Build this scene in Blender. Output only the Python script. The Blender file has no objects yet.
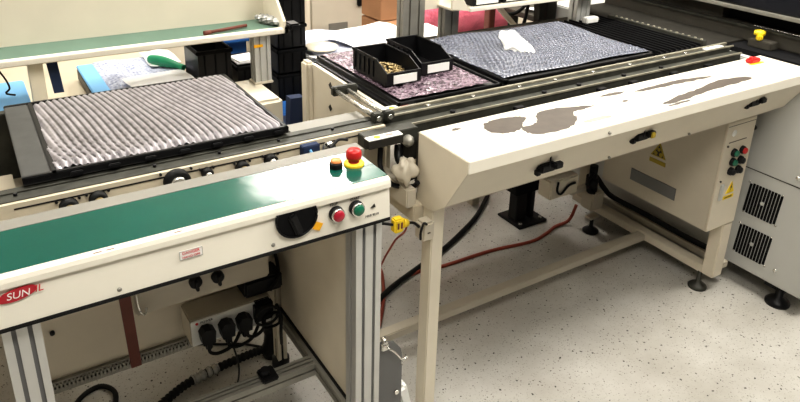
import bpy, bmesh, math, random
from mathutils import Vector, Matrix
random.seed(7)
COL = bpy.context.scene.collection
PI = math.pi

# ------------------------------------------------------------------ materials
def mat(name, col, rough=.5, metal=0., var=.06, scale=8., bump=0., bscale=60., spec=.5, trans=0., coat=0.):
    m = bpy.data.materials.new(name); m.use_nodes = True
    nt = m.node_tree; n = nt.nodes; l = nt.links
    b = n['Principled BSDF']
    b.inputs['Roughness'].default_value = rough
    b.inputs['Metallic'].default_value = metal
    b.inputs['Specular IOR Level'].default_value = spec
    b.inputs['Transmission Weight'].default_value = trans
    b.inputs['Coat Weight'].default_value = coat
    tc = n.new('ShaderNodeTexCoord')
    no = n.new('ShaderNodeTexNoise'); no.inputs['Scale'].default_value = scale; no.inputs['Detail'].default_value = 5
    l.new(tc.outputs['Object'], no.inputs['Vector'])
    r = n.new('ShaderNodeValToRGB')
    r.color_ramp.elements[0].position = .3; r.color_ramp.elements[1].position = .7
    r.color_ramp.elements[0].color = [max(0, c*(1-var)) for c in col]+[1]
    r.color_ramp.elements[1].color = [min(1, c*(1+var)) for c in col]+[1]
    l.new(no.outputs['Fac'], r.inputs['Fac']); l.new(r.outputs['Color'], b.inputs['Base Color'])
    if bump:
        n2 = n.new('ShaderNodeTexNoise'); n2.inputs['Scale'].default_value = bscale; n2.inputs['Detail'].default_value = 3
        l.new(tc.outputs['Object'], n2.inputs['Vector'])
        bp = n.new('ShaderNodeBump'); bp.inputs['Strength'].default_value = bump; bp.inputs['Distance'].default_value = .01
        l.new(n2.outputs['Fac'], bp.inputs['Height']); l.new(bp.outputs['Normal'], b.inputs['Normal'])
    return m

M = {}
M['top_cream'] = mat('toned_down_cream_top', (.64,.61,.53), .35, var=.03)  # light cream darkened for the table top, offsetting the strong light on it
M['cream'] = mat('cream_paint', (.74,.68,.56), .38, var=.03)
M['cream_dark'] = mat('beige_paint', (.55,.49,.38), .5, var=.05)
M['panel_beige'] = mat('beige_board', (.74,.67,.55), .6, var=.04)
M['white_beige'] = mat('light_cream_paint', (.84,.80,.70), .35, var=.02)
M['cab'] = mat('cabinet_paint', (.56,.51,.42), .5, var=.04)
M['cabf'] = mat('cabinet_front_paint', (.66,.60,.49), .5, var=.04)
M['green'] = mat('green_mat', (.006,.088,.066), .13, var=.08, scale=5, bump=.05, bscale=15)
M['green_dull'] = mat('dull_green_mat', (.10,.17,.13), .5, var=.1)
M['black'] = mat('black_plastic', (.009,.009,.010), .42, var=.2, spec=.28)
M['blackmatte'] = mat('matte_black', (.008,.008,.009), .75, var=.2, spec=.15)
M['tray'] = mat('dark_grey_tray', (.07,.07,.067), .6, spec=.3, var=.15, scale=20)
M['rubber'] = mat('black_rubber', (.012,.012,.012), .6, var=.2, spec=.25)
M['alu'] = mat('brushed_aluminium', (.62,.62,.60), .42, metal=.55, var=.05)
M['alu_dark'] = mat('dull_aluminium', (.30,.29,.255), .45, metal=.4, var=.12, scale=15)
M['groove'] = mat('groove_shade_and_plate_grey', (.20,.20,.20), .6, metal=.3)  # painted shade in the leg grooves; own grey of plate and vent
M['steel'] = mat('bright_steel', (.75,.74,.70), .25, metal=.9, var=.08)
M['rail'] = mat('worn_dark_steel', (.048,.048,.040), .5, metal=.1, var=.3, scale=25, spec=.3)
M['rail_hi'] = mat('worn_bright_steel', (.30,.28,.22), .4, metal=.3, var=.3, scale=25)
M['rim'] = mat('grey_beige_rail_paint', (.21,.20,.175), .5, var=.08)
M['red'] = mat('red_plastic', (.55,.02,.02), .35, var=.05)
M['darkred'] = mat('dark_red_plastic', (.42,.015,.04), .3, var=.05)
M['greenbtn'] = mat('green_button_plastic', (.01,.16,.09), .3, var=.05)
M['orange'] = mat('orange_plastic', (.85,.30,.10), .35, var=.05)
M['yellow'] = mat('yellow_plastic', (.85,.62,.03), .45, var=.05)
M['amber'] = mat('amber_sticker', (.90,.45,.01), .5, var=.03)
M['white'] = mat('white_paper', (.88,.88,.88), .7, var=.02, bump=.3, bscale=12)
M['tissue'] = mat('soft_tissue', (.62,.62,.61), .85, var=.04, bump=.5, bscale=60)
M['label'] = mat('white_label', (.86,.86,.83), .6, var=.02)
M['grey'] = mat('machine_grey_paint', (.52,.52,.495), .5, var=.05, scale=3)
M['grey_dark'] = mat('dark_grey_paint', (.028,.026,.022), .55, spec=.2, var=.15, scale=6)
M['grey_mid'] = mat('brown_grey_paint', (.065,.060,.05), .55, spec=.25, var=.12, scale=8)
M['navy'] = mat('navy_cloth', (.012,.025,.07), .8, var=.15)
M['blue'] = mat('sky_blue_foam', (.20,.48,.80), .6, var=.03)
M['blue_deep'] = mat('blue_plastic', (.03,.16,.50), .5, var=.05)
M['brownred'] = mat('brown_red_oxide', (.16,.045,.03), .6, var=.12)
M['wire_red'] = mat('red_brown_cable', (.30,.06,.035), .5, var=.1)
M['card'] = mat('brown_cardboard', (.42,.22,.115), .8, var=.08)
M['gold'] = mat('brass_small_parts', (.34,.26,.13), .4, metal=.6, var=.7, scale=80)
M['wear'] = mat('bare_grey_brown_wear', (.075,.060,.049), .55, var=.12, scale=30)
M['scuff'] = mat('reddish_scuff', (.50,.28,.24), .5, var=.2, scale=30)
M['greenplastic'] = mat('green_pouch', (.02,.28,.14), .4, var=.1)
M['clearbag'] = mat('grey_clear_plastic', (.38,.38,.365), .15, metal=.3, var=.35, scale=30, bump=.8, bscale=40)
M['wallm'] = mat('warm_white_wall', (.62,.58,.50), .8, var=.03, scale=2)
M['ceilm'] = mat('ceiling_white', (.8,.8,.78), .9, var=.02)
M['redtext'] = mat('red_print', (.60,.04,.05), .6)
M['logored'] = mat('crimson_print', (.45,.015,.03), .4)
M['pinktext'] = mat('pale_red_print', (.70,.22,.20), .6)
M['blacktext'] = mat('black_print', (.04,.035,.03), .6)
M['warnyel'] = mat('warning_yellow', (.80,.58,.02), .5)
M['darkyel'] = mat('dark_yellow_label', (.36,.27,.03), .5)  # darker yellow for the side labels and latch cap
M['glassy'] = mat('black_glass', (.01,.01,.012), .12, var=.1)
M['clearwhite'] = mat('white_cable', (.75,.75,.72), .4)

def pink_mat():
    m = mat('pink_bubble_wrap', (.95,.22,.31), .22, var=.12, scale=14, bump=.6, bscale=50); return m
M['pink'] = pink_mat()

def film_mat(name, c1, c2, rough, scale, stretch=(1,1,1), strength=.6, metal=.2):
    m = bpy.data.materials.new(name); m.use_nodes = True
    nt = m.node_tree; n = nt.nodes; l = nt.links; b = n['Principled BSDF']
    b.inputs['Roughness'].default_value = rough; b.inputs['Metallic'].default_value = metal
    tc = n.new('ShaderNodeTexCoord'); mp = n.new('ShaderNodeMapping'); mp.inputs['Scale'].default_value = stretch
    l.new(tc.outputs['Object'], mp.inputs['Vector'])
    v = n.new('ShaderNodeTexVoronoi'); v.inputs['Scale'].default_value = scale
    l.new(mp.outputs['Vector'], v.inputs['Vector'])
    no = n.new('ShaderNodeTexNoise'); no.inputs['Scale'].default_value = scale*.35; no.inputs['Detail'].default_value = 5
    l.new(mp.outputs['Vector'], no.inputs['Vector'])
    mx = n.new('ShaderNodeMix'); mx.data_type = 'FLOAT'; mx.inputs[0].default_value = .5
    l.new(v.outputs['Distance'], mx.inputs[2]); l.new(no.outputs['Fac'], mx.inputs[3])
    r = n.new('ShaderNodeValToRGB'); r.color_ramp.elements[0].position = .3; r.color_ramp.elements[1].position = .62
    r.color_ramp.elements[0].color = list(c1)+[1]; r.color_ramp.elements[1].color = list(c2)+[1]
    l.new(mx.outputs[0], r.inputs['Fac']); l.new(r.outputs['Color'], b.inputs['Base Color'])
    bp = n.new('ShaderNodeBump'); bp.inputs['Strength'].default_value = strength; bp.inputs['Distance'].default_value = .006
    l.new(mx.outputs[0], bp.inputs['Height']); l.new(bp.outputs['Normal'], b.inputs['Normal'])
    return m
M['ribfilm'] = None
M['pinkfilm'] = film_mat('mauve_crumpled_bubble_film', (.025,.016,.024), (.26,.19,.235), .14, 80, strength=1., metal=.05)
M['bubblewrap'] = film_mat('blue_grey_bubble_wrap', (.065,.070,.092), (.125,.135,.175), .2, 110, strength=.04, metal=.1)
M['bluewhite'] = film_mat('pale_blue_bubble_wrap', (.28,.33,.50), (.62,.65,.78), .35, 70, strength=.5, metal=0)

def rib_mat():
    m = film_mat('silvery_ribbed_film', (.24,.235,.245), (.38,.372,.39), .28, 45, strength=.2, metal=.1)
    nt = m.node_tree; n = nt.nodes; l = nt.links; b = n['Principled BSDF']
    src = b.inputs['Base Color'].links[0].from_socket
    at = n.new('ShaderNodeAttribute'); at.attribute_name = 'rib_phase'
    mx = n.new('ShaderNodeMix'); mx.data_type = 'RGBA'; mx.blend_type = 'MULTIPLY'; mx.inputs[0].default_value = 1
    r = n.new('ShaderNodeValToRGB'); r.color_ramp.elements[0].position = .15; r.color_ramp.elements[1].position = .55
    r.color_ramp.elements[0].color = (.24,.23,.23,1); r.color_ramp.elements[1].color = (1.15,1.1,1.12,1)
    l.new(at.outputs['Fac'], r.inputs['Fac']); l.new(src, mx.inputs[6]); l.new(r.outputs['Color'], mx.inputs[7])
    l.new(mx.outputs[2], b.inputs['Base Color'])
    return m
M['ribfilm'] = rib_mat()
def floor_mat():
    m = bpy.data.materials.new('speckled_vinyl'); m.use_nodes = True
    nt = m.node_tree; n = nt.nodes; l = nt.links; b = n['Principled BSDF']
    b.inputs['Roughness'].default_value = .38
    tc = n.new('ShaderNodeTexCoord')
    no = n.new('ShaderNodeTexNoise'); no.inputs['Scale'].default_value = 3; no.inputs['Detail'].default_value = 6; no.inputs['Roughness'].default_value = .6
    l.new(tc.outputs['Object'], no.inputs['Vector'])
    base = n.new('ShaderNodeValToRGB')
    base.color_ramp.elements[0].position = .3; base.color_ramp.elements[1].position = .7
    base.color_ramp.elements[0].color = (.43,.41,.37,1); base.color_ramp.elements[1].color = (.60,.585,.55,1)
    l.new(no.outputs['Fac'], base.inputs['Fac'])
    prev = base.outputs['Color']
    for sc, th, colr, keep in ((44, .15, (.05,.045,.04,1), .48), (80, .17, (.15,.135,.11,1), .45), (130, .24, (.34,.32,.28,1), .38)):
        nz = n.new('ShaderNodeTexNoise'); nz.inputs['Scale'].default_value = sc*2
        l.new(tc.outputs['Object'], nz.inputs['Vector'])
        ad = n.new('ShaderNodeVectorMath'); ad.operation = 'MULTIPLY_ADD'; ad.inputs[1].default_value = (.012,.012,.012)
        l.new(nz.outputs['Color'], ad.inputs[0]); l.new(tc.outputs['Object'], ad.inputs[2])
        v = n.new('ShaderNodeTexVoronoi'); v.inputs['Scale'].default_value = sc; v.inputs['Randomness'].default_value = 1
        l.new(ad.outputs[0], v.inputs['Vector'])
        c1 = n.new('ShaderNodeMath'); c1.operation = 'LESS_THAN'; c1.inputs[1].default_value = th
        l.new(v.outputs['Distance'], c1.inputs[0])
        sp = n.new('ShaderNodeSeparateColor'); l.new(v.outputs['Color'], sp.inputs['Color'])
        c2 = n.new('ShaderNodeMath'); c2.operation = 'GREATER_THAN'; c2.inputs[1].default_value = keep
        l.new(sp.outputs[0], c2.inputs[0])
        mu = n.new('ShaderNodeMath'); mu.operation = 'MULTIPLY'; l.new(c1.outputs[0], mu.inputs[0]); l.new(c2.outputs[0], mu.inputs[1])
        mx = n.new('ShaderNodeMix'); mx.data_type = 'RGBA'
        l.new(mu.outputs[0], mx.inputs[0]); l.new(prev, mx.inputs[6]); mx.inputs[7].default_value = colr
        prev = mx.outputs[2]
    l.new(prev, b.inputs['Base Color'])
    return m
M['floor'] = floor_mat()

def emis(name, col, s):
    m = bpy.data.materials.new(name); m.use_nodes = True
    b = m.node_tree.nodes['Principled BSDF']
    b.inputs['Emission Color'].default_value = list(col)+[1]; b.inputs['Emission Strength'].default_value = s
    return m
M['lamp'] = emis('light_diffuser', (1,.97,.9), 9)
M['lamp_far'] = emis('far_light_diffuser', (1,.98,.94), 60)

# ------------------------------------------------------------------ mesh builder
class MB:
    def __init__(s): s.v = []; s.f = []; s.sm = []
    def add(s, vs, fs, smooth=False):
        k = len(s.v); s.v += [tuple(v) for v in vs]
        for f in fs: s.f.append(tuple(i+k for i in f)); s.sm.append(smooth)
        return s
    def bm(s, b, smooth=False, mtx=None):
        if mtx: b.transform(mtx)
        b.verts.index_update()
        s.add([v.co[:] for v in b.verts], [[v.index for v in f.verts] for f in b.faces], smooth); b.free(); return s
    def box(s, x0, x1, y0, y1, z0, z1, bev=0., seg=2, rot=None):
        b = bmesh.new(); bmesh.ops.create_cube(b, size=1)
        c = Vector(((x0+x1)/2, (y0+y1)/2, (z0+z1)/2))
        for v in b.verts: v.co = Vector((v.co.x*(x1-x0), v.co.y*(y1-y0), v.co.z*(z1-z0)))
        if bev: bmesh.ops.bevel(b, geom=b.edges[:], offset=bev, segments=seg, affect='EDGES')
        m = Matrix.Translation(c)
        if rot is not None: m = m @ rot
        return s.bm(b, False, m)
    def cyl(s, p, q, r, r2=None, n=20, bev=0., smooth=True, cap=True):
        p = Vector(p); q = Vector(q); d = q-p; r2 = r if r2 is None else r2
        rot = d.to_track_quat('Z', 'Y').to_matrix().to_4x4()
        L = d.length; k = len(s.v)
        rings = [(0, r), (L, r2)]
        if bev: rings = [(0, max(r-bev, 1e-4)), (bev, r), (L-bev, r2), (L, max(r2-bev, 1e-4))]
        for h, rr in rings:
            for i in range(n):
                a = 2*PI*i/n; s.v.append(tuple(p + rot.to_3x3() @ Vector((rr*math.cos(a), rr*math.sin(a), h))))
        for j in range(len(rings)-1):
            for i in range(n):
                s.f.append((k+j*n+i, k+j*n+(i+1) % n, k+(j+1)*n+(i+1) % n, k+(j+1)*n+i)); s.sm.append(smooth)
        if cap:
            s.f.append(tuple(k+i for i in reversed(range(n)))); s.sm.append(False)
            s.f.append(tuple(k+(len(rings)-1)*n+i for i in range(n))); s.sm.append(False)
        return s
    def lathe(s, c, prof, axis=(0,0,1), n=28):
        c = Vector(c); rot = Vector(axis).to_track_quat('Z', 'Y').to_matrix(); k = len(s.v)
        for r, h in prof:
            for i in range(n):
                a = 2*PI*i/n; s.v.append(tuple(c + rot @ Vector((max(r, 1e-5)*math.cos(a), max(r, 1e-5)*math.sin(a), h))))
        for j in range(len(prof)-1):
            for i in range(n):
                s.f.append((k+j*n+i, k+j*n+(i+1) % n, k+(j+1)*n+(i+1) % n, k+(j+1)*n+i)); s.sm.append(True)
        return s
    def prism(s, pts, a, b, axis):      # pts in the two other axes (cyclic order kept), extruded along axis
        n = len(pts); k = len(s.v)
        for w in (a, b):
            for (u, v) in pts:
                s.v.append({'x': (w, u, v), 'y': (u, w, v), 'z': (u, v, w)}[axis])
        s.f.append(tuple(k+i for i in range(n))); s.sm.append(False)
        s.f.append(tuple(k+n+i for i in reversed(range(n)))); s.sm.append(False)
        for i in range(n):
            s.f.append((k+i, k+n+i, k+n+(i+1) % n, k+(i+1) % n)); s.sm.append(False)
        return s
    def tube(s, pts, r, n=8, smooth=True, sub=6):
        P = [Vector(p) for p in pts]
        if len(P) > 2 and sub > 1:
            Q = []
            for i in range(len(P)-1):
                p0 = P[max(i-1, 0)]; p1 = P[i]; p2 = P[i+1]; p3 = P[min(i+2, len(P)-1)]
                for t in range(sub):
                    t = t/sub
                    Q.append(.5*((2*p1)+(-p0+p2)*t+(2*p0-5*p1+4*p2-p3)*t*t+(-p0+3*p1-3*p2+p3)*t**3))
            Q.append(P[-1]); P = Q
        k = len(s.v); N = len(P)
        for i, p in enumerate(P):
            d = (P[min(i+1, N-1)]-P[max(i-1, 0)])
            if d.length < 1e-9: d = Vector((0,0,1))
            m = d.to_track_quat('Z', 'Y').to_matrix()
            if abs(d.normalized().z) < .95:
                x = d.cross(Vector((0,0,1))).normalized(); y = x.cross(d.normalized())
            else: x = m @ Vector((1,0,0)); y = m @ Vector((0,1,0))
            rr = r(i/(N-1)) if callable(r) else r
            for j in range(n):
                a = 2*PI*j/n; s.v.append(tuple(p + x*rr*math.cos(a) + y*rr*math.sin(a)))
        for i in range(N-1):
            for j in range(n):
                s.f.append((k+i*n+j, k+i*n+(j+1) % n, k+(i+1)*n+(j+1) % n, k+(i+1)*n+j)); s.sm.append(smooth)
        s.f.append(tuple(k+j for j in reversed(range(n)))); s.sm.append(False)
        s.f.append(tuple(k+(N-1)*n+j for j in range(n))); s.sm.append(False)
        return s
    def grid(s, fn, nu, nv, smooth=True):
        k = len(s.v)
        for j in range(nv+1):
            for i in range(nu+1): s.v.append(tuple(fn(i/nu, j/nv)))
        for j in range(nv):
            for i in range(nu):
                a = k+j*(nu+1)+i; s.f.append((a, a+1, a+nu+2, a+nu+1)); s.sm.append(smooth)
        return s

def root_loc(o):
    v = Vector((0,0,0))
    while o is not None: v += o.location; o = o.parent
    return v
def part(name, mb, m, parent=None):
    me = bpy.data.meshes.new(name)
    off = root_loc(parent) if parent is not None else Vector((0,0,0))
    me.from_pydata([(v[0]-off.x, v[1]-off.y, v[2]-off.z) for v in mb.v], [], mb.f)
    me.validate(); me.polygons.foreach_set('use_smooth', [mb.sm[i] for i in range(len(me.polygons))] if len(me.polygons) == len(mb.sm) else [False]*len(me.polygons))
    b = bmesh.new(); b.from_mesh(me); bmesh.ops.recalc_face_normals(b, faces=b.faces[:]); b.to_mesh(me); b.free()
    me.materials.append(M[m])
    o = bpy.data.objects.new(name, me); COL.objects.link(o)
    if parent is not None: o.parent = parent
    return o
def tag(o, label, cat, group=None, kind=None):
    o['label'] = label; o['category'] = cat
    if group: o['group'] = group
    if kind: o['kind'] = kind
    return o
def thing(name, label, cat, loc=(0,0,0), group=None):
    o = bpy.data.objects.new(name, None); o.empty_display_size = .05; COL.objects.link(o); o.location = loc
    return tag(o, label, cat, group)
def single(name, mb, m, label, cat, group=None):
    """a thing that is one mesh; origin at its base"""
    xs = [v[0] for v in mb.v]; ys = [v[1] for v in mb.v]; zs = [v[2] for v in mb.v]
    c = Vector(((min(xs)+max(xs))/2, (min(ys)+max(ys))/2, min(zs)))
    mb.v = [(v[0]-c.x, v[1]-c.y, v[2]-c.z) for v in mb.v]
    o = part(name, mb, m); o.location = c
    return tag(o, label, cat, group)
def struct(name, mb, m):
    o = part(name, mb, m); o['kind'] = 'structure'; return o
def text(name, s, size, m, parent, loc, rot, depth=.0004, align='CENTER', shear=0):
    cu = bpy.data.curves.new(name, 'FONT'); cu.body = s; cu.size = size; cu.extrude = depth
    cu.align_x = align; cu.align_y = 'CENTER'; cu.shear = shear
    t = bpy.data.objects.new(name, cu); COL.objects.link(t)
    bpy.context.view_layer.update()
    me = bpy.data.meshes.new_from_object(t.evaluated_get(bpy.context.evaluated_depsgraph_get()))
    bpy.data.objects.remove(t)
    me.name = name; me.materials.clear(); me.materials.append(M[m])
    me.transform(Matrix.Translation(Vector(loc)-root_loc(parent)) @ rot)
    o = bpy.data.objects.new(name, me); COL.objects.link(o); o.parent = parent
    return o
RF = Matrix.Rotation(PI/2, 4, 'X')                       # text standing, facing -y
RL = Matrix.Rotation(-PI/2, 4, 'Z') @ Matrix.Rotation(PI/2, 4, 'X')   # standing, facing -x

def slotted(x0, x1, y0, y1, sx=(), sy=(), g=.008, d=.007):
    """cross-section (x,y) of an aluminium extrusion with grooves at fractions sx (front/back) and sy (sides)"""
    p = []
    w = x1-x0; h = y1-y0
    p.append((x0, y0))
    for f in sx: c = x0+w*f; p += [(c-g/2, y0), (c-g/2, y0+d), (c+g/2, y0+d), (c+g/2, y0)]
    p.append((x1, y0))
    for f in sy: c = y0+h*f; p += [(x1, c-g/2), (x1-d, c-g/2), (x1-d, c+g/2), (x1, c+g/2)]
    p.append((x1, y1))
    for f in reversed(sx): c = x0+w*f; p += [(c+g/2, y1), (c+g/2, y1-d), (c-g/2, y1-d), (c-g/2, y1)]
    p.append((x0, y1))
    for f in reversed(sy): c = y0+h*f; p += [(x0, c+g/2), (x0+d, c+g/2), (x0+d, c-g/2), (x0, c-g/2)]
    return p

# ------------------------------------------------------------------ room
struct('floor', MB().box(-3, 6.2, -2, 5.4, -.05, 0), 'floor')
struct('wall_back', MB().box(-3, 6.2, 5.4, 5.5, 0, 2.8), 'wallm')
struct('wall_left', MB().box(-3.1, -3, -2, 5.4, 0, 2.8), 'wallm')
struct('wall_right', MB().box(6.2, 6.3, -2, 5.4, 0, 2.8), 'wallm')
struct('ceiling', MB().box(-3, 6.2, -2, 5.4, 2.8, 2.85), 'ceilm')
struct('baseboard_back', MB().box(-3, 6.2, 5.385, 5.4, 0, .1), 'grey_dark')

# ------------------------------------------------------------------ green topped console (front left)
G = thing('green_topped_console', 'cream console with glossy green top, red oval logo and emergency stop, in the left foreground', 'console', (.33, 1.4, 0))
part('green_top', MB().box(-.085, .740, 1.198, 1.347, .944, .950), 'green', G)
part('top_seam', MB().box(.56, .740, 1.262, 1.2632, .950, .9503), 'blacktext', G)
part('top_edge', MB().prism([(1.198,.949),(1.187,.944),(1.184,.936),(1.184,.925),(1.194,.925),(1.198,.94)], -.085, .741, 'x'), 'white_beige', G)
fp = part('front_panel', MB().prism([(1.192,.927),(1.189,.90),(1.186,.848),(1.198,.848),(1.204,.927)], -.085, .741, 'x'), 'white_beige', G)
part('panel_seal', MB().box(-.085, .741, 1.184, 1.200, .8405, .848), 'rubber', G)
part('end_panel', MB().box(.735, .741, 1.19, 1.392, .845, .944, .001), 'white_beige', G)
part('rear_rim', MB().box(-.085, .765, 1.347, 1.392, .905, .950, .002), 'rim', G)
part('cover_underside', MB().box(-.085, .735, 1.2, 1.39, .93, .944), 'cream_dark', G)
for x0, x1, g in ((-.046, .016, (.33,.75)), (.663, .731, (.22,.62))):
    part('leg', MB().prism(slotted(x0, x1, 1.203, 1.255, (.3,.72), (.5,)), .02, .848, 'z'), 'alu', G)
    c = ((x0+x1)/2, 1.229, 0)
    part('levelling_foot', MB().lathe(c, [(0,0),(.03,0),(.03,.006),(.008,.014),(.008,.025),(0,.025)]), 'black', G)
    part('leg_groove', MB().box(x0+.3*(x1-x0)-.004, x0+.3*(x1-x0)+.004, 1.2085, 1.2095, .05, .84).box(x0+.72*(x1-x0)-.004, x0+.72*(x1-x0)+.004, 1.2085, 1.2095, .05, .84), 'groove', G)  # grey strips that paint the shade inside the grooves
part('side_panel', MB().box(.672, .680, 1.255, 1.70, .285, .846), 'panel_beige', G)
sp = part('rear_post', MB().prism(slotted(.655, .685, 1.70, 1.738, (.5,), (.5,)), .02, .90, 'z'), 'cab', G)
part('post_screw', MB().cyl((.654,1.715,.49), (.648,1.715,.49), .006), 'black', sp)
part('rear_post', MB().prism(slotted(-.046, -.016, 1.70, 1.738, (.5,), (.5,)), .02, .93, 'z'), 'cab', G)
part('side_rail', MB().prism([(x+.0, z) for x, z in slotted(.655, .690, .248, .285, (.5,), (.5,))], 1.255, 1.70, 'y'), 'alu_dark', G)
part('panel_gasket', MB().box(.666, .672, 1.255, 1.70, .285, .291), 'rubber', G)
part('cross_rail', MB().prism(slotted(1.425, 1.465, .245, .285, (.33,.67), (.5,), .006), .016, .655, 'x'), 'alu_dark', G)
br = MB().prism(slotted(1.70, 1.735, .255, .292, (.5,), (.5,)), -.016, .655, 'x')
part('rear_bottom_rail', br, 'alu_dark', G)
tm = MB()
for i in range(66):
    x = -.01+i*.01; tm.box(x, x+.005, 1.694, 1.70, .262, .286)
part('toothed_strip', tm, 'alu_dark', G)
for x in (.118,.140,.262): part('scuff_mark', MB().box(x,x+.014,1.1905,1.1915,.9462,.9472), 'brownred', G)
part('back_board', MB().box(-.016, .655, 1.712, 1.72, .292, .86), 'panel_beige', G)
part('board_screw', MB().cyl((.045,1.712,.44), (.045,1.705,.44), .006), 'black', G)
part('rear_foot', MB().lathe((.67,1.72,0), [(0,0),(.034,0),(.034,.01),(.02,.03),(.022,.05),(.028,.055),(.028,.085),(.016,.09),(.014,.16),(0,.16)]), 'black', G)
part('black_clamp', MB().box(.50,.545,1.415,1.47,.286,.300,.004).cyl((.515,1.44,.30),(.515,1.44,.318),.012), 'black', G)
# rotary switch recess
rc = [(.510+.046*math.cos(a), .912+.044*math.sin(a)) for a in [PI*.13-(PI*1.26)*i/22 for i in range(23)]]
rs = part('switch_recess', MB().prism([(.556,.928),]+rc+[(.464,.928)], 1.1825, 1.188, 'y'), 'blackmatte', G)
part('switch_handle', MB().box(.497,.515,1.172,1.184,.873,.926,.004,rot=Matrix.Rotation(-.35,4,'Y')), 'black', rs)
part('recess_ring', MB().tube([(u,1.181,v) for u,v in rc],.0022,6,sub=1), 'black', rs)
part('amber_sticker', MB().box(-.009,.009,-.0008,.0008,-.009,.009).v and MB().box(.548,.567,1.1815,1.1825,.870,.888,rot=Matrix.Rotation(.5,4,'Y')), 'amber', G)
for x, z, m, nm in ((.603,.896,'darkred','red_push_button'), (.652,.897,'greenbtn','green_push_button')):
    c = (x,1.188,z)
    b = part(nm, MB().lathe(c, [(.0165,0),(.0175,.003),(.0165,.012),(.013,.013),(.013,.010)], (0,-1,0)), 'black', G)
    part('bezel', MB().lathe(c, [(.0155,.0125),(.0155,.0165),(.0125,.0175),(.0125,.013)], (0,-1,0)), 'steel', b)
    part('button_cap', MB().lathe(c, [(.0125,.012),(.0125,.020),(.011,.022),(0,.0225)], (0,-1,0)), m, b)
text('button_caption', 'STOP', .008, 'blacktext', G, (.598,1.1858,.919), RF)
text('button_caption', 'START', .008, 'blacktext', G, (.650,1.1858,.919), RF)
part('indicator', MB().prism([(.690,.884),(.703,.884),(.700,.893)], 1.1855, 1.1872, 'y'), 'blacktext', G)
text('maker_caption', 'MAR 9210', .008, 'blacktext', G, (.694,1.1855,.866), RF)
for x, z in ((.457,.861),(.152,.860)):
    part('panel_screw', MB().lathe((x,1.187 if z<.9 else 1.184,z), [(.0045,0),(.004,.002),(0,.0025)], (0,-1,0), 12), 'alu_dark', G)
# warning label with red print
lb = part('warning_sticker', MB().box(.266,.311,1.1865,1.1885,.885,.904), 'label', G); M_l = lb
part('sticker_frame', MB().box(.266,.311,1.1860,1.1864,.9032,.904).box(.266,.311,1.1860,1.1864,.885,.8858).box(.266,.2668,1.1860,1.1864,.885,.904).box(.3102,.311,1.1860,1.1864,.885,.904), 'alu_dark', lb)
text('sticker_print', 'DANGER', .0085, 'redtext', lb, (.2885,1.1862,.8985), RF)
text('sticker_print', 'HAND OFF', .007, 'redtext', lb, (.2885,1.1862,.8895), RF)
# oval logo
lg = MB(); pts = []
for i in range(40):
    a = 2*PI*i/40; u = .031*math.cos(a); v = .0115*math.sin(a)
    u *= 1.0; v += .14*u
    pts.append((-.010+u, .908+v))
lo = part('logo_oval', lg.prism(pts, 1.1855, 1.1885, 'y'), 'logored', G)
text('logo_letters', 'SUN', .019, 'label', lo, (-.009,1.1852,.9075), RF, shear=.2)
text('logo_letters', 'IL', .019, 'redtext', lo, (.0235,1.1852,.910), RF, shear=.2)
# emergency stop and orange button
es = part('emergency_stop', MB().lathe((.700,1.283,.950), [(.024,0),(.024,.004),(.0215,.007),(.0,.007)]), 'yellow', G)
part('stop_stem', MB().lathe((.700,1.283,.957), [(.013,0),(.013,.012),(0,.012)]), 'darkred', es)
part('stop_cap', MB().lathe((.700,1.283,.966), [(.0,0),(.0175,0),(.0185,.006),(.0175,.017),(.014,.022),(0,.0235)]), 'red', es)
ob = part('orange_push_button', MB().lathe((.656,1.288,.950), [(.0155,0),(.0155,.011),(.013,.015),(.0125,.013)]), 'black', G)
part('button_cap', MB().lathe((.656,1.288,.960), [(.0125,0),(.0125,.008),(.011,.0105),(0,.011)]), 'orange', ob)

# ------------------------------------------------------------------ left conveyor
L = thing('left_conveyor', 'beige belt conveyor with dark steel rail and small rollers behind the green topped console', 'conveyor', (.3, 1.7, 0))
part('side_plate', MB().box(-.25, .885, 1.448, 1.458, .74, .952), 'cream_dark', L)
part('inner_frame', MB().box(-.016, .80, 1.395, 1.448, .86, .885), 'cab', L)
part('slot_line', MB().box(.012, .88, 1.4465, 1.448, .9385, .9415), 'black', L)
r_ = part('front_rail', MB().box(-.25, .882, 1.458, 1.53, .925, .950, .002), 'rail', L)
part('rail_lip', MB().box(-.25, .882, 1.458, 1.466, .950, .954), 'rail', r_)
part('rail_lip', MB().box(-.25, .882, 1.500, 1.506, .950, .953), 'rail', r_)
part('slide_strip', MB().box(.66, .882, 1.532, 1.60, .925, .940), 'rim', L)
part('side_tray', MB().box(-.25,.028,1.535,1.93,.80,.808,.002), 'cream_dark', L)
part('inner_gusset', MB().box(-.25, .66, 1.53, 1.74, .78, .80), 'cream_dark', L)
part('lower_shelf', MB().box(-.25, .66, 1.742, 2.30, .74, .76), 'cream_dark', L)
part('rear_rail', MB().box(-.05, .64, 2.0, 2.03, .76, .951, .002), 'rail', L)
part('rear_beam', MB().box(-.25, .725, 2.30, 2.43, .66, .80, .003), 'cream_dark', L)
part('motor_plate', MB().box(.728, .90, 2.17, 2.43, .50, .792, .012, 3), 'cream', L)
for x in (-.2, .84):
    for y in (2.3,):
        part('leg', MB().box(x-.02, x+.02, y, y+.04, 0, .74), 'cream_dark', L)
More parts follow.
